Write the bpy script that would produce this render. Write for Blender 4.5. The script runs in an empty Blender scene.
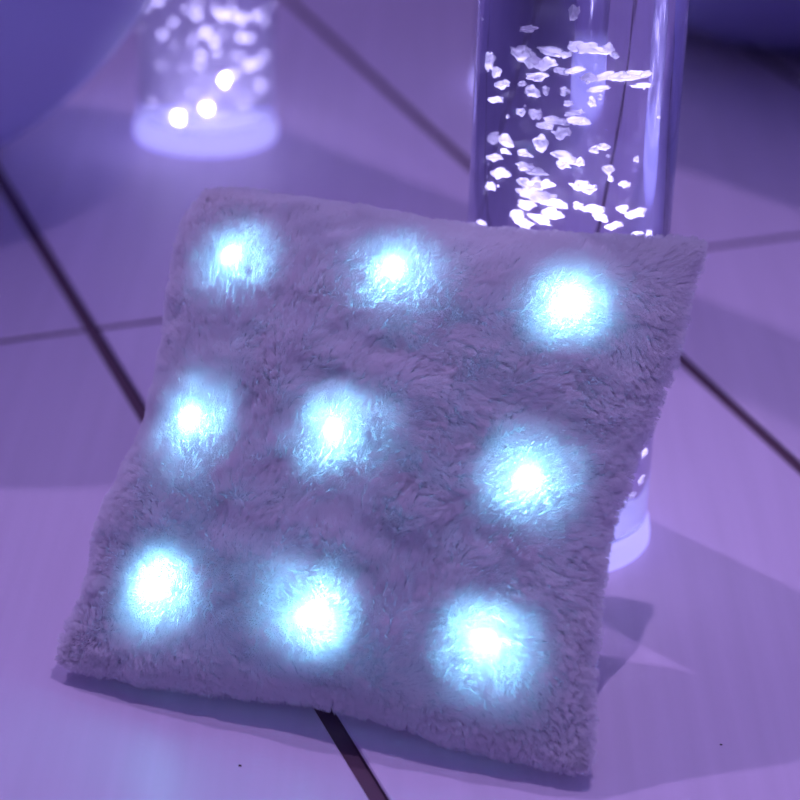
import bpy, bmesh, math, random
import numpy as np
from mathutils import Vector, Matrix, kdtree, noise

random.seed(7)
rng = np.random.default_rng(11)
S = bpy.context.scene
COL = S.collection
PI = math.pi

# ------------------------------------------------------------------ helpers
def link(name, data, parent=None):
    o = bpy.data.objects.new(name, data)
    COL.objects.link(o)
    if parent is not None:
        o.parent = parent
    return o

def mesh_obj(name, bm, m, parent=None, smooth=True):
    me = bpy.data.meshes.new(name)
    bm.to_mesh(me); bm.free()
    if smooth:
        for p in me.polygons: p.use_smooth = True
    if m: me.materials.append(m)
    return link(name, me, parent)

def tag(o, label=None, cat=None, group=None, kind=None):
    if label: o['label'] = label
    if cat: o['category'] = cat
    if group: o['group'] = group
    if kind: o['kind'] = kind
    return o

def mat(name):
    m = bpy.data.materials.new(name); m.use_nodes = True
    nt = m.node_tree; nt.nodes.clear()
    out = nt.nodes.new('ShaderNodeOutputMaterial')
    return m, nt, out

def N(nt, t, **kw):
    n = nt.nodes.new(t)
    for k, v in kw.items():
        if k in n.inputs: n.inputs[k].default_value = v
        else: setattr(n, k, v)
    return n

def principled(name, color, rough=.5, **kw):
    m, nt, out = mat(name)
    p = N(nt, 'ShaderNodeBsdfPrincipled')
    p.inputs['Base Color'].default_value = (*color, 1)
    p.inputs['Roughness'].default_value = rough
    for k, v in kw.items(): p.inputs[k].default_value = v
    nt.links.new(p.outputs[0], out.inputs[0])
    return m, nt, p

def lathe(bm, profile, segs=96, closed=False):
    """revolve (r, z) points about Z"""
    rings = []
    for r, z in profile:
        if r < 1e-6: rings.append([bm.verts.new((0, 0, z))])
        else: rings.append([bm.verts.new((r*math.cos(2*PI*k/segs), r*math.sin(2*PI*k/segs), z)) for k in range(segs)])
    pairs = list(zip(rings, rings[1:]))
    if closed: pairs.append((rings[-1], rings[0]))
    for A, B in pairs:
        for k in range(segs):
            k2 = (k+1) % segs
            if len(A) == 1 and len(B) == 1: continue
            if len(A) == 1: bm.faces.new((A[0], B[k2], B[k]))
            elif len(B) == 1: bm.faces.new((A[k], A[k2], B[0]))
            else: bm.faces.new((A[k], A[k2], B[k2], B[k]))
    bmesh.ops.recalc_face_normals(bm, faces=bm.faces)

# ------------------------------------------------------------------ camera
H_CAM = 0.9302
R = np.array([[0.99934863, 0.03608759, 0.0],
              [0.0153273, -0.42444736, 0.90532284],
              [0.0326709, -0.90473314, -0.42472]])
cd = bpy.data.cameras.new('camera')
cam = link('camera', cd)
cd.sensor_width = 36; cd.lens = 2535/800*36
M = Matrix.Identity(4)
for r in range(3):
    M[r][0] = R[r][0]; M[r][1] = -R[r][1]; M[r][2] = -R[r][2]
M[2][3] = H_CAM
q = M.to_quaternion(); cam.rotation_mode = 'QUATERNION'; cam.rotation_quaternion = q
cam.location = (0, 0, H_CAM)
cd.clip_start = .05
cd.dof.use_dof = True
cd.dof.focus_distance = 1.74
cd.dof.aperture_fstop = 4.2
S.camera = cam

# ------------------------------------------------------------------ materials
# floor tiles
m_floor, nt, p = principled('vinyl_floor_tile', (.72, .62, .80), .42)
tc = N(nt, 'ShaderNodeTexCoord')
mp = N(nt, 'ShaderNodeMapping'); mp.inputs['Rotation'].default_value = (0, 0, math.radians(-69.3)+PI/2)
mp.inputs['Scale'].default_value = (55, 1.6, 1)
nz = N(nt, 'ShaderNodeTexNoise', Scale=1.0, Detail=4.0)
nz2 = N(nt, 'ShaderNodeTexNoise', Scale=260.0, Detail=3.0)
at = N(nt, 'ShaderNodeAttribute', attribute_name='tone')
rmp = N(nt, 'ShaderNodeMapRange'); rmp.inputs[1].default_value = .3; rmp.inputs[2].default_value = .7
rmp.inputs[3].default_value = .95; rmp.inputs[4].default_value = 1.04
mul = N(nt, 'ShaderNodeMath', operation='MULTIPLY')
vm = N(nt, 'ShaderNodeVectorMath', operation='SCALE'); vm.inputs[0].default_value = (.72, .60, .78)
L = nt.links.new
L(tc.outputs['Object'], mp.inputs[0]); L(mp.outputs[0], nz.inputs['Vector'])
L(tc.outputs['Object'], nz2.inputs['Vector'])
L(nz.outputs['Fac'], rmp.inputs[0]); L(rmp.outputs[0], mul.inputs[0]); L(at.outputs['Fac'], mul.inputs[1])
L(mul.outputs[0], vm.inputs['Scale']); L(vm.outputs[0], p.inputs['Base Color'])
bp = N(nt, 'ShaderNodeBump', Strength=.06, Distance=.002)
L(nz2.outputs['Fac'], bp.inputs['Height']); L(bp.outputs[0], p.inputs['Normal'])
m_sub, _, _ = principled('dark_joint_filler', (.12, .06, .10), .8)
m_speck, _, _ = principled('dark_speck', (.05, .02, .03), .8)

# clear acrylic and water (solid cylinders nested in one another)
def leak(nt, g, out, k=.04):
    a = N(nt, 'ShaderNodeBsdfTransparent'); b = N(nt, 'ShaderNodeMixShader', Fac=k)
    nt.links.new(g.outputs[0], b.inputs[1]); nt.links.new(a.outputs[0], b.inputs[2]); nt.links.new(b.outputs[0], out.inputs[0])
m_acr, nt, out = mat('clear_acrylic')
g = N(nt, 'ShaderNodeBsdfGlass', Roughness=0.0, IOR=1.45); g.inputs['Color'].default_value = (.93, .92, 1, 1)
leak(nt, g, out)
m_wat, nt, out = mat('clear_water')
g = N(nt, 'ShaderNodeBsdfGlass', Roughness=0.0, IOR=1.333/1.45); g.inputs['Color'].default_value = (.96, .96, 1, 1)
tcw = N(nt, 'ShaderNodeTexCoord'); mw = N(nt, 'ShaderNodeMapping'); mw.inputs['Scale'].default_value = (1, 1, .10)
nw = N(nt, 'ShaderNodeTexNoise', Scale=100.0, Detail=2.0)
bw = N(nt, 'ShaderNodeBump', Strength=.16, Distance=.004)
nt.links.new(tcw.outputs['Object'], mw.inputs[0]); nt.links.new(mw.outputs[0], nw.inputs['Vector'])
nt.links.new(nw.outputs['Fac'], bw.inputs['Height']); nt.links.new(bw.outputs[0], g.inputs['Normal'])
leak(nt, g, out)
m_fizz = m_wat.copy(); m_fizz.name = 'cloudy_aerated_water'
_o = [q for q in m_fizz.node_tree.nodes if q.type == 'OUTPUT_MATERIAL'][0]
_v = N(m_fizz.node_tree, 'ShaderNodeVolumeScatter', Density=.018); _v.inputs['Color'].default_value = (.85, .85, 1, 1)
m_fizz.node_tree.links.new(_v.outputs[0], _o.inputs['Volume'])
# air bubbles: silvery white shells that scatter the lamp under them
m_bub, nt, out = mat('air_bubble')
d1 = N(nt, 'ShaderNodeBsdfDiffuse'); d1.inputs['Color'].default_value = (.95, .93, 1, 1)
t1 = N(nt, 'ShaderNodeBsdfTranslucent'); t1.inputs['Color'].default_value = (.95, .93, 1, 1)
g1 = N(nt, 'ShaderNodeBsdfGlossy', Roughness=.12); g1.inputs['Color'].default_value = (1, 1, 1, 1)
a1 = N(nt, 'ShaderNodeMixShader', Fac=.5); a2 = N(nt, 'ShaderNodeMixShader', Fac=.25)
nt.links.new(d1.outputs[0], a1.inputs[1]); nt.links.new(t1.outputs[0], a1.inputs[2])
nt.links.new(a1.outputs[0], a2.inputs[1]); nt.links.new(g1.outputs[0], a2.inputs[2])
h1 = N(nt, 'ShaderNodeBsdfTransparent'); a3 = N(nt, 'ShaderNodeMixShader', Fac=.42)
nt.links.new(a2.outputs[0], a3.inputs[1]); nt.links.new(h1.outputs[0], a3.inputs[2])
nt.links.new(a3.outputs[0], out.inputs[0])
# lit base
m_base, nt, p = principled('frosted_lit_base', (.8, .8, .95), .35)
p.inputs['Emission Color'].default_value = (.44, .42, 1.0, 1); p.inputs['Emission Strength'].default_value = .80
m_hose, _, _ = principled('clear_silicone_hose', (.85, .83, .95), .2)
m_cap, _, _ = principled('white_plastic', (.8, .8, .82), .35)
m_cord, _, _ = principled('black_cable', (.02, .02, .03), .4)

# ball
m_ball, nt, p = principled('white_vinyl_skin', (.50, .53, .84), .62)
n1 = N(nt, 'ShaderNodeTexNoise', Scale=3.0, Detail=3.0); b1 = N(nt, 'ShaderNodeBump', Strength=.15, Distance=.02)
nt.links.new(n1.outputs['Fac'], b1.inputs['Height']); nt.links.new(b1.outputs[0], p.inputs['Normal'])
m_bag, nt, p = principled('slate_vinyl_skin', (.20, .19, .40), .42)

# fur and cushion cover
def fabric(name, col, k, hole=0.0):
    m, nt, out = mat(name)
    d = N(nt, 'ShaderNodeBsdfDiffuse'); d.inputs['Color'].default_value = (*col, 1)
    t = N(nt, 'ShaderNodeBsdfTranslucent'); t.inputs['Color'].default_value = (*col, 1)
    x = N(nt, 'ShaderNodeMixShader', Fac=k)
    nt.links.new(d.outputs[0], x.inputs[1]); nt.links.new(t.outputs[0], x.inputs[2])
    h = N(nt, 'ShaderNodeBsdfTransparent'); y = N(nt, 'ShaderNodeMixShader', Fac=hole)
    nt.links.new(x.outputs[0], y.inputs[1]); nt.links.new(h.outputs[0], y.inputs[2])
    nt.links.new(y.outputs[0], out.inputs[0])
    return m
FUR_C = (.95, .93, .96)
m_fur = fabric('plush_fur', FUR_C, .45, .22)
m_cover = fabric('plush_backing', (.86, .80, .90), .40, .40)
m_led, nt, out = mat('cyan_led')
e = N(nt, 'ShaderNodeEmission', Strength=110.0); e.inputs['Color'].default_value = (.16, .68, 1.0, 1)
nt.links.new(e.outputs[0], out.inputs[0])

# ------------------------------------------------------------------ floor
e1 = np.array([.3536, -.9354]); e2 = np.array([.9150, .4036]); e2 /= np.linalg.norm(e2)
P_A = np.array([.0611, 2.6013]); P_B = np.array([-.2826, 2.1131])
X0 = P_B.copy()                                   # crossing of the left joint and the cross joint
nA = np.array([.9354, .3536])
W = float((P_A-P_B) @ nA / (e2 @ nA))             # spacing along the cross joint
LEN = 1.22
bm = bmesh.new()
tone = bm.verts.layers.float.new('tone')
def tile(o, l, w, gap1, gap2, tn):
    """slab with rounded edges: o corner, extends -l..0 along e1"""
    bev = [(0, -.05), (0, -.0022), (.0008, -.0007), (.0022, 0)]
    rings = []
    for ins, z in bev:
        a = gap2/2+ins; b = gap1/2+ins
        pts = []
        for s, t in ((a, b), (l-a, b), (l-a, w-b), (a, w-b)):
            v = o + e1*s + e2*t
            vv = bm.verts.new((v[0], v[1], z)); vv[tone] = tn; pts.append(vv)
        rings.append(pts)
    for A, B in zip(rings, rings[1:]):
        for k in range(4): bm.faces.new((A[k], A[(k+1) % 4], B[(k+1) % 4], B[k])).material_index = int(A is rings[0])
    bm.faces.new(rings[-1])
TN = {(0, 0): 1.0, (0, -1): 1.0, (1, 0): .93, (1, -1): .93, (-1, 0): .92, (-1, -1): .90}
for i in range(-7, 9):
    for j in range(-5, 5):
        o = X0 + e1*(j*LEN) + e2*(i*W)
        tile(o, LEN, W, (.0125), .0084, TN.get((i, j), random.uniform(.85, 1)))
bmesh.ops.recalc_face_normals(bm, faces=bm.faces)
fl = mesh_obj('floor', bm, m_floor, smooth=False)
fl.data.materials.append(m_sub)
tag(fl, kind='structure')
bm = bmesh.new()
bmesh.ops.create_grid(bm, x_segments=1, y_segments=1, size=6)
for v in bm.verts: v.co.z = -.0055; v.co.y += 2
sb = mesh_obj('floor_joint', bm, m_sub, smooth=False); tag(sb, kind='structure')

m_wall, _, _ = principled('violet_wall_paint', (.34, .30, .52), .7)
for nm, x0, x1, y0, y1 in (('wall_back', -3.4, 3.4, 5.6, 5.7), ('wall_left', -3.5, -3.4, -2, 5.7), ('wall_right', 3.4, 3.5, -2, 5.7)):
    bm = bmesh.new(); bmesh.ops.create_cube(bm, size=1)
    for v_ in bm.verts:
        v_.co = Vector((x0 if v_.co.x < 0 else x1, y0 if v_.co.y < 0 else y1, 0 if v_.co.z < 0 else 2.6))
    tag(mesh_obj(nm, bm, m_wall, smooth=False), kind='structure')

# specks of dirt on the floor
for (x, y, s, lab) in ((-.0966, 1.4069, .0009, 'tiny dark crumb on the floor below the cushion lower left edge'),
                       (.2249, 1.4533, .0008, 'tiny dark crumb on the floor right of the cushion')):
    bm = bmesh.new(); bmesh.ops.create_icosphere(bm, subdivisions=2, radius=s)
    for v in bm.verts:
        v.co.x *= 1.25; v.co.z = v.co.z*.5; v.co += Vector((random.uniform(-1, 1), random.uniform(-1, 1), 0))*s*.12
    o = mesh_obj('crumb', bm, m_speck); o.location = (x, y, s*.5); tag(o, lab, 'crumb')

# ------------------------------------------------------------------ cushion
BL = np.array([-.2281, 1.5133, 0.0])
u = np.array([.9541, -.2995, 0.0]); w = np.array([.2995, .9541, 0.0]); up = np.array([0, 0, 1.0])
LEAN = math.radians(41.5)
v = w*math.sin(LEAN) + up*math.cos(LEAN)
n = -w*math.cos(LEAN) + up*math.sin(LEAN)         # out of the front face
SU, SV, TH = .376, .372, .047
BASE = BL + np.array([0, 0, .0105])
def fold(a, b):
    return (.0030*np.sin(5.2*a+3.1*b+.6)*np.cos(4.1*b-2.0*a) + .0022*np.sin(11*a-7*b+1.2)*np.sin(6.5*b+4*a)
            + .0019*np.sin(17*a+13*b)*np.cos(15*b-9*a+.5) + .0010*np.sin(31*b-13*a+np.sin(9*a))*np.sin(12*a+5*b))
def cushion(a, b, side):
    a = np.asarray(a, float); b = np.asarray(b, float)
    ea = np.clip(1-np.abs(a)**2.4, 0, 1); eb = np.clip(1-np.abs(b)**2.4, 0, 1)
    th = TH*np.power(ea, .5)*np.power(eb, .5)
    kl = .054*np.exp(-((b-.05)/.55)**2) - .010*np.exp(-((b+.42)/.2)**2) + .028*np.exp(-((b+.72)/.16)**2)
    kr = .054*np.exp(-((b+.16)/.60)**2) + .012*np.exp(-((b+.62)/.3)**2)
    x = a.copy()
    x = np.where(a < 0, a*(1-2*kl*(1-b*b)**.5), a*(1-2*kr*(1-b*b)**.5))
    kt = .046*(1-a*a); kb = .030*np.exp(-((a-.05)/.42)**2) - .0*a
    y = np.where(b > 0, b*(1-2*kt), b*(1-2*kb))
    cu = (x+1)/2*SU; cv = (y+1)/2*SV
    th = th + fold(a, b)*ea*eb*(1 if side > 0 else .6)
    bow = .0*a
    P = BASE[None, :] + cu[:, None]*u + cv[:, None]*v + (side*th+bow)[:, None]*n
    tl = np.clip((-a+b)/2-.6, 0, 1)/.4; tl = tl*tl*(3-2*np.clip(tl, 0, 1))
    cc = np.clip(np.abs(a)-.84, 0, 1)*np.clip(np.abs(b)-.84, 0, 1)/.0256
    cc = cc*np.where((a < 0) & (b > 0), .008, np.where(b > 0, -.001, -.0012))
    P = P - (cc*np.sign(a))[:, None]*u - (cc*np.sign(b))[:, None]*v
    P = P + (.006*tl)[:, None]*u - (.010*tl)[:, None]*v
    P = P + (.006*np.clip(-b-.6, 0, 1)*(1-a*a))[:, None]*(-w)
    return P
G = 96
tt = np.sin(np.linspace(-PI/2, PI/2, G+1))
tt = .6*tt + .4*np.linspace(-1, 1, G+1)
AA, BB = np.meshgrid(tt, tt, indexing='ij')
Pf = cushion(AA.ravel(), BB.ravel(), 1).reshape(G+1, G+1, 3)
Pb = cushion(AA.ravel(), BB.ravel(), -1).reshape(G+1, G+1, 3)
bm = bmesh.new()
vf = [[bm.verts.new(Pf[i, j]-BL) for j in range(G+1)] for i in range(G+1)]
vb = [[(vf[i][j] if i in (0, G) or j in (0, G) else bm.verts.new(Pb[i, j]-BL)) for j in range(G+1)] for i in range(G+1)]
for i in range(G):
    for j in range(G):
        bm.faces.new((vf[i][j], vf[i+1][j], vf[i+1][j+1], vf[i][j+1]))
        bm.faces.new((vb[i][j+1], vb[i+1][j+1], vb[i+1][j], vb[i][j]))
bmesh.ops.recalc_face_normals(bm, faces=bm.faces)
root = link('cushion', None)
root.location = BL
tag(root, 'square white plush fur cushion with nine glowing cyan lights, leaning on the bubble tube', 'cushion')
cover = mesh_obj('cover', bm, m_cover, root)

bm = bmesh.new()                                  # unseen wadding, added to block LED light leaking out the back
K = 40; q_ = np.linspace(-.93, .93, K+1); A3, B3 = np.meshgrid(q_, q_, indexing='ij')
F3 = cushion(A3.ravel(), B3.ravel(), 1); K3 = cushion(A3.ravel(), B3.ravel(), -1)
Q1 = (K3+(F3-K3)*.50).reshape(K+1, K+1, 3); Q2 = (K3+(F3-K3)*.08).reshape(K+1, K+1, 3)
g1_ = [[bm.verts.new(Q1[i, j]-BL) for j in range(K+1)] for i in range(K+1)]
g2_ = [[bm.verts.new(Q2[i, j]-BL) for j in range(K+1)] for i in range(K+1)]
for i in range(K):
    for j in range(K):
        bm.faces.new((g1_[i][j], g1_[i+1][j], g1_[i+1][j+1], g1_[i][j+1]))
        bm.faces.new((g2_[i][j+1], g2_[i+1][j+1], g2_[i+1][j], g2_[i][j]))
for i in range(K):
    for e_ in ((0, 1), (K, -1)):
        bm.faces.new((g1_[i][e_[0]], g1_[i+1][e_[0]], g2_[i+1][e_[0]], g2_[i][e_[0]]))
        bm.faces.new((g1_[e_[0]][i], g1_[e_[0]][i+1], g2_[e_[0]][i+1], g2_[e_[0]][i]))
bmesh.ops.recalc_face_normals(bm, faces=bm.faces)
m_wad, _, _ = principled('white_wadding', (.6, .58, .62), .9)
mesh_obj('light_block_filling', bm, m_wad, root)

def normals(a, b, side):
    e = 1e-3
    a1 = np.clip(a, -.995, .995); b1 = np.clip(b, -.995, .995)
    da = cushion(a1+e, b1, side)-cushion(a1-e, b1, side)
    db = cushion(a1, b1+e, side)-cushion(a1, b1-e, side)
    nn = np.cross(da, db)*side
    return nn/(np.linalg.norm(nn, axis=1)[:, None]+1e-12)

def vnoise(a, b, sc, seed):
    r = np.random.default_rng(seed)
    g = r.uniform(-1, 1, (64, 64))
    x = (a+1)*sc+3.3; y = (b+1)*sc+1.7
    xi = np.floor(x).astype(int); yi = np.floor(y).astype(int); fx = x-xi; fy = y-yi
    fx = fx*fx*(3-2*fx); fy = fy*fy*(3-2*fy)
    s = lambda i, j: g[i % 64, j % 64]
    return (s(xi, yi)*(1-fx)+s(xi+1, yi)*fx)*(1-fy)+(s(xi, yi+1)*(1-fx)+s(xi+1, yi+1)*fx)*fy

def grow(NH, side, LENH, seed, name):
    r = np.random.default_rng(seed)
    a = r.uniform(-1, 1, NH); b = r.uniform(-1, 1, NH)
    # a denser band round the seam, where the pile turns over the edge
    k = NH//7
    s = r.integers(0, 4, k); e = 1-np.abs(r.normal(0, .03, k))
    a[:k] = np.where(s == 0, e, np.where(s == 1, -e, a[:k])); b[:k] = np.where(s == 2, e, np.where(s == 3, -e, b[:k]))
    a = np.clip(a, -.999, .999); b = np.clip(b, -.999, .999)
    root_p = cushion(a, b, side); nn = normals(a, b, side)
    ang = np.radians(30) + 1.1*vnoise(a, b, 2.2, 5) + .75*vnoise(a, b, 6.5, 6) + .45*vnoise(a, b, 15, 8)
    ang = ang - np.radians(95)*np.clip(a-.35, 0, 1) + np.radians(-60)*np.clip(-b-.3, 0, 1)
    tg = np.cos(ang)[:, None]*u + np.sin(ang)[:, None]*v
    tg = tg - (tg*nn).sum(1)[:, None]*nn
    lay = .62 + .35*vnoise(a, b, 9, 9) + .22*vnoise(a, b, 22, 10)
    # outward pull near the edges
    edge = np.clip((np.maximum(np.abs(a), np.abs(b))-.93)/.07, 0, 1)
    dirv = nn + tg*(lay*(1-.7*edge))[:, None] + r.normal(0, .15, (NH, 3))
    dirv /= np.linalg.norm(dirv, axis=1)[:, None]
    ln = LENH*(1-.25*edge)*(1+.22*vnoise(a, b, 12, 12)+.14*vnoise(a, b, 28, 13)+.10*r.normal(0, 1, NH))
    # tips gather into little locks
    tip = root_p + dirv*ln[:, None]
    nc = max(60, NH//24)
    ci = r.choice(NH, nc, replace=False)
    kd = kdtree.KDTree(nc)
    for i, c in enumerate(ci): kd.insert(root_p[c], i)
    kd.balance()
    near = np.array([kd.find(Vector(pt))[1] for pt in root_p])
    cl = ci[near]
    tip = tip*(1-.42) + (tip[cl]+ (root_p-root_p[cl])*.25)*.42
    pts = np.empty((NH, 4, 3), np.float32)
    for q, (t, bend) in enumerate(((0, 0), (.35, .10), (.7, .07), (1, 0))):
        pts[:, q] = root_p*(1-t)+tip*t + nn*(bend*ln)[:, None]
    pts[:, :, 2] = np.maximum(pts[:, :, 2], .0008)
    hc = bpy.data.hair_curves.new(name)
    hc.add_curves([4]*NH)
    loc = pts.reshape(-1, 3)-BL.astype(np.float32)
    hc.points.foreach_set('position', loc.ravel())
    rad = np.tile(np.array([.00015, .00015, .00012, .00004], np.float32), NH)
    hc.points.foreach_set('radius', rad)
    hc.materials.append(m_fur)
    o = link(name, hc, root)
    tag(o, kind='stuff')
    return o
grow(300000, 1, .0098, 21, 'fur')
o = grow(60000, -1, .009, 22, 'back_fur')

# nine lights under the pile, on the front of the cover
LED_AB = [(-0.715, 0.641), (-0.066, 0.715), (0.612, 0.675), (-0.754, -0.042), (-0.125, -0.007), (0.675, -0.052), (-0.68, -0.685), (-0.032, -0.71), (0.626, -0.651)]
for a, b in LED_AB:
    A1 = np.array([a]); B1 = np.array([b])
    P0 = cushion(A1, B1, 1)[0]; n0 = normals(A1, B1, 1)[0]
    bm = bmesh.new()
    lathe(bm, [(0, .0036), (.0030, .0032), (.0050, .0018), (.0056, 0), (.0056, -.001)], 20)
    o = mesh_obj('led_light', bm, m_led, root)
    o.rotation_mode = 'QUATERNION'
    o.rotation_quaternion = Vector((0, 0, 1)).rotation_difference(Vector(n0))
    o.location = Vector(P0-BL)+Vector(n0)*.0060
    tag(o, 'glowing cyan light under the fur')
    sl = bpy.data.lights.new('led_beam', 'SPOT'); sl.energy = 1.15; sl.color = (.24, .70, 1.0)
    sl.shadow_soft_size = .004; sl.spot_size = math.radians(138); sl.spot_blend = 1.0
    so = link('led_beam', sl, root); so.rotation_mode = 'QUATERNION'
    so.rotation_quaternion = Vector((0, 0, -1)).rotation_difference(Vector(n0))
    so.location = Vector(P0-BL)-Vector(n0)*.0205

# ------------------------------------------------------------------ bubble tubes
def bubble_tube(cx, cy, name_label, specs, group_small, seed, height=1.25, wmat=None):
    r = random.Random(seed)
    t = link('bubble_tube', None); t.location = (cx, cy, 0)
    tag(t, name_label, 'bubble tube', 'bubble tubes standing on the floor')
    Ra, Rw = .0750, .0705
    bm = bmesh.new()                              # flared lit base
    lathe(bm, [(0, 0), (.0772, 0), (.0782, .0015), (.0782, .007), (.0777, .011), (.0765, .0170), (.0752, .0220), (0, .0220)], 128)
    mesh_obj('base', bm, m_base, t)
    bm = bmesh.new()
    lathe(bm, [(0, .0223), (Ra-.0005, .0223), (Ra, .0228), (Ra, height), (0, height)], 192)
    ac = mesh_obj('acrylic_tube', bm, m_acr, t)
    for p_ in ac.data.polygons:
        if abs(p_.normal.z) > .9: p_.use_smooth = False
    bm = bmesh.new()
    lathe(bm, [(0, .0230), (Rw, .0230), (Rw, height-.05), (0, height-.05)], 192)
    wa = mesh_obj('water', bm, wmat or m_wat, t)
    for p_ in wa.data.polygons:
        if abs(p_.normal.z) > .9: p_.use_smooth = False
    bm = bmesh.new()                              # air plate the bubbles leave from
    lathe(bm, [(0, .0235), (.066, .0235), (.068, .0245), (.068, .0260), (.066, .027), (0, .027)], 96)
    mesh_obj('air_plate', bm, m_base, t)
    bm = bmesh.new()
    lathe(bm, [(0, height+.001), (.079, height+.001), (.081, height+.004), (.081, height+.03), (.078, height+.034), (0, height+.034)], 96)
    mesh_obj('cap', bm, m_cap, t)
    for (s, z, fw, sx, sz) in specs:
        bm = bmesh.new(); bmesh.ops.create_icosphere(bm, subdivisions=3, radius=1)
        ph = r.uniform(0, 6.28); wob = r.uniform(.08, .2)
        for vv in bm.verts:
            c = vv.co
            k = 1+wob*math.sin(3*c.x+ph)*math.cos(2.3*c.y-ph)+.5*wob*math.sin(5*c.x+2*ph+4*c.z)
            k *= 1+.55*noise.noise(c*1.9+Vector((ph*7, 0, ph)))+.28*noise.noise(c*4.5+Vector((0, ph*5, 0)))
            vv.co = Vector((c.x*sx*k, c.y*sx*.8*k, c.z*sz*k + sz*.25*math.sin(2.2*c.x+ph)))
        b = mesh_obj('bubble', bm, m_bub, wa)
        b.location = (s, -fw, z)
        b.rotation_euler = (0, r.uniform(-.25, .25), r.uniform(0, 6.28) if sx < .003 else r.uniform(-.3, .3))
    return t

FT = (.1201, 1.7534); RT = (-.2250, 2.659)
def to_tube(X, Y, T, rfrac):
    """pixel of a photographed bubble -> lateral offset, height, forward depth inside the tube (worked out once from the camera fit)"""
    d = R @ np.array([X-400., Y-400., 2535.]); d /= np.linalg.norm(d)
    C0 = np.array([0, 0, H_CAM])
    # pierce the cylinder surface, then step inside along the refracted ray
    A = d[0]**2+d[1]**2; B_ = 2*(d[0]*(C0[0]-T[0])+d[1]*(C0[1]-T[1])); Cc = (C0[0]-T[0])**2+(C0[1]-T[1])**2-.0705**2
    D = B_*B_-4*A*Cc
    if D < 0: return None
    t = (-B_-math.sqrt(D))/2/A
    Pp = C0+t*d; nn = np.array([Pp[0]-T[0], Pp[1]-T[1], 0])/.0705
    eta = 1/1.333; ci = -d@nn; rf = eta*d+(eta*ci-math.sqrt(max(0, 1-eta*eta*(1-ci*ci))))*nn
    Q = Pp+rf*rfrac
    return Q[0]-T[0], Q[2], -(Q[1]-T[1])

# front tube: (x, y, half width, half height) of each bubble as photographed, then its world spot and size
F = [(574,12,5,7),(528,29,8,3),(522,52,9,6),(530,60,12,7),(545,64,10,5),(553,51,12,3.5),(566,54,6,2.5),(577,48,9,5),(590,50,12,5),
     (607,50,6,5),(490,60,4,9),(498,72,5,5),(503,84,6,4),(537,76,9,4),(562,71,7,3),(574,70,9,2.5),(589,78,7,4.5),(605,77,10,3),(618,76,9,4),
     (633,75,14,3.5),(597,89,9,2),(641,85,10,1.6),(523,84,4,3),(533,92,6,6),(546,90,3,5),(498,99,8,3),(569,103,4,2.5),(592,102,4,4),(522,111,4,4),
     (536,113,6,5),(574,113,8,2),(545,125,7,4),(556,120,11,3),(579,121,10,4),(562,132,8,5),(494,137,4,6),(506,140,6,6),(541,142,8,8),
     (525,153,7,3.2),(507,151,5,2.5),(495,156,6,3),(562,155,9,5),(570,160,8,4),(580,161,4,4),(564,165,5,3),(594,149,4.5,3.5),(603,146,5,3.5),
     (608,168,4.5,4.5),(526,165,8,4),(501,172,8,4.5),(535,171,9,3),(624,183,5,3),(492,185,4,4),(525,182,6,5),(536,185,8,6),(548,184,6,4),
     (533,194,13,6),(545,197,9,6),(527,203,7,5),(556,203,10,3.5),(580,184,8,4),(589,188,7,4),(578,204,4,3.5),(592,208,10,3.5),
     (518,213,6,5),(524,221,10,4),(540,218,9,4),(552,214,8,6),(600,216,8,4),(613,224,7,3),(622,207,5,4),(635,212,9,5),(637,232,5,3),(648,230,3,3),
     (483,220,4,3),(600,96,3,3),(566,92,4,3),(478,222,2,2),(636,158,2.5,3),(610,178,3,3)]
r0 = random.Random(3)
specs = []
for X, Y, hw, hh in F:
    k = to_tube(X, Y, FT, r0.uniform(.012, .05))
    if k is None: continue
    s, z, fw = k; dep = 1.85
    specs.append((s, z, fw, hw*dep/2535*.95, hh*dep/2535*.95))
for (X, Y, hw) in ((641,450,5),(645,425,3),(638,476,5),(630,492,4),(641,515,3.5),(628,527,5),(618,560,3),(625,566,2)):
    k = to_tube(X, Y, FT, .006)
    if k and .05 < k[1] < .4: specs.append((k[0], k[1], k[2], hw*.00073, hw*.0006))
for i in range(100-len(specs)):                    # small ones, near the plumes
    if r0.random() < .7:
        X, Y, hw, hh = F[r0.randrange(len(F))]; X += r0.gauss(0, 7); Y += r0.gauss(0, 6)
        k = to_tube(X, Y, FT, r0.uniform(.012, .04)); sc_ = r0.uniform(.0012, .0028)
        if k and k[1] > .1: specs.append((k[0], k[1], k[2], sc_, sc_*.7)); continue
    X = r0.uniform(480, 662); Y = r0.uniform(5, 225)
    k = to_tube(X, Y, FT, r0.uniform(.01, .05))
    if k: specs.append((k[0], k[1], k[2], .0008, .0007))
tubeF = bubble_tube(*FT, 'tall clear water tube with sharp white bubbles directly behind the cushion', specs[:100], 'x', 5)

B = [(197,14,4),(174,21,3),(164,34,3.5),(162,64,2.5),(205,32,5),(214,40,4),(201,53,3.5),(217,51,3),(200,63,3),(222,15,5),(232,14,4),(241,18,5),(254,14,4),
     (262,20,3),(240,36,4),(248,37,3.5),(231,6,3),(198,3,3),(160,0,4),(239,55,3),(249,63,5),(257,60,4),(263,53,3),(233,72,4.5),(244,67,3),(259,84,5),
     (154,101,3.5),(192,93,2.5),(205,102,5),(214,94,3),(224,111,3.5),(245,104,3),(157,116,5),(161,117,3),(142,120,3),(181,118,3),(190,125,4),(255,122,3.5),
     (206,141,3.5),(178,152,5.5),(171,135,3),(165,140,3),(190,108,2),(183,107,2),(144,26,2),(142,85,2),(175,43,1.6),(192,41,2),(187,8,3),(270,3,3),
     (233,54,2),(210,121,2),(150,5,3),(215,8,3),(184,66,1.6),(222,34,2)]
r1 = random.Random(9)
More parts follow.
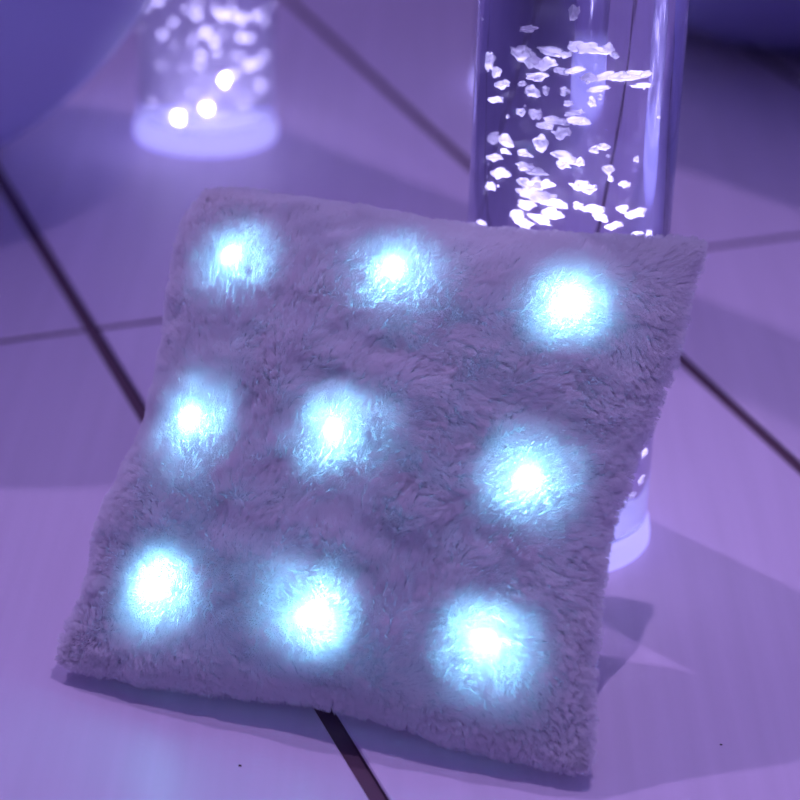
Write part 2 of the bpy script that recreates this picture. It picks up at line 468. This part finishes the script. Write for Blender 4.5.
specsB = []
for X, Y, s_ in B:
    k = to_tube(X, Y, RT, r1.uniform(.003, .012))
    if k and k[1] > .032: specsB.append((k[0], k[1], k[2], s_*.00085, s_*.0008))
for i in range(36):                                # fine fizz, out of focus
    X = r1.uniform(138, 272); Y = r1.uniform(2, 145)
    k = to_tube(X, Y, RT, r1.uniform(.01, .08))
    if k and .035 < k[1]: specsB.append((k[0], k[1], k[2], r1.uniform(.0008, .0016), .001))
tubeB = bubble_tube(*RT, 'blurred clear water tube full of glowing bubbles in the left background', specsB, 'x', 6, wmat=m_fizz)

BT = (.150, 2.86)
specsC = []
for k in range(70):
    an = r1.uniform(0, 6.28); rr = .062*math.sqrt(r1.random()); q_ = r1.uniform(.0015, .004)
    specsC.append((rr*math.cos(an), r1.uniform(.04, .7), rr*math.sin(an), q_, q_*.7))
tubeC = bubble_tube(*BT, 'far bubble tube seen only as bright streaks through the middle of the front tube', specsC, 'x', 8)

# ------------------------------------------------------------------ big soft seats at the back
def ball(name, loc, r, m, label, cat, press=None):
    bm = bmesh.new()
    prof = [(0, -r)]+[(r*math.sin(PI*k/64), -r*math.cos(PI*k/64)) for k in range(1, 64)]+[(0, r)]
    prof = [(a, max(b, -r*.985)) for a, b in prof]
    lathe(bm, prof, 160)
    if press:                                     # the soft skin gives way where it rests against the tube
        for vv in bm.verts:
            dx = vv.co.x+loc[0]-press[0]; dy = vv.co.y+loc[1]-press[1]; dd = math.hypot(dx, dy); lim = .0765
            ux, uy = press[2]
            sd = (vv.co.x-press[3])*ux+(vv.co.y-press[4])*uy
            if sd > 0: vv.co.x -= ux*sd; vv.co.y -= uy*sd
    o = mesh_obj(name, bm, m); o.location = loc
    tag(o, label, cat)
    return o
t = link('ball_seat', None); t.location = (-.633, 2.495, 0)
tag(t, 'large round pale white ball seat at the upper left of the floor', 'ball seat')
_dx, _dy = RT[0]+.633, RT[1]-2.495; _dn = math.hypot(_dx, _dy); _k = (_dn-.083)/_dn
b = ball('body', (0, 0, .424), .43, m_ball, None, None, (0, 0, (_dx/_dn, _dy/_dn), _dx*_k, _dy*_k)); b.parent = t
t = link('ball_seat', None); t.location = (.480, 3.12, 0)
tag(t, 'large dark violet round ball seat in the shade at the upper right behind the tube', 'ball seat')
_dx, _dy = BT[0]-.480, BT[1]-3.12; _dn = math.hypot(_dx, _dy); _k = (_dn-.083)/_dn
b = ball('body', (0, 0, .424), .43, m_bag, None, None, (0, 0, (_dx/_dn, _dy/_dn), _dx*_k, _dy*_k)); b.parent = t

# ------------------------------------------------------------------ light
wd = bpy.data.worlds.new('world'); S.world = wd; wd.use_nodes = True
bg = wd.node_tree.nodes['Background']; bg.inputs[0].default_value = (.21, .175, .54, 1); bg.inputs[1].default_value = .70

def sun(name, d, col, strength, angle):
    """d = ground shift per metre of height"""
    l = bpy.data.lights.new(name, 'SUN'); l.color = col; l.energy = strength; l.angle = math.radians(angle)
    o = link(name, l); o.rotation_mode = 'QUATERNION'
    o.rotation_quaternion = Vector((0, 0, -1)).rotation_difference(Vector((d[0], d[1], -1)).normalized())
    o.location = (0, 2, 4)
    return o
sun('stage_light', (.50, -.52), (.62, .44, .92), 0.72, 1.2)

l = bpy.data.lights.new('ceiling_spot', 'SPOT'); l.color = (.66, .49, .92); l.energy = 88; l.shadow_soft_size = .025
l.spot_size = math.radians(46); l.spot_blend = 1.0
o = link('ceiling_spot', l); o.location = (.34, 1.62, 2.9); o.rotation_euler = (0, math.radians(4), 0)

# lamps inside the tube bases, shining up through the water, and the glow they throw around
for T, e in ((FT, 24.), (RT, 52.), (BT, 6.0)):
    for k in range(3):
        l = bpy.data.lights.new('tube_lamp', 'SPOT'); l.spot_size = math.radians(136); l.spot_blend = .7; l.shadow_soft_size = .003; l.energy = e; l.color = (.66, .62, 1.0)
        o = link('tube_lamp', l); lx, ly = ((-.026, -.052), (.004, -.030), (.022, .040))[k]
        o.location = (T[0]+lx, T[1]+ly, .032); o.rotation_euler = (PI, 0, 0)

# ------------------------------------------------------------------ render look
S.view_settings.view_transform = 'Standard'
S.view_settings.look = 'None'
S.view_settings.gamma = 1
S.view_settings.exposure = 0.0
S.view_settings.use_curve_mapping = False
S.cycles.max_bounces = 14
S.cycles.transmission_bounces = 12
S.cycles.diffuse_bounces = 5
S.cycles.sample_clamp_indirect = 10
S.cycles.use_denoising = True
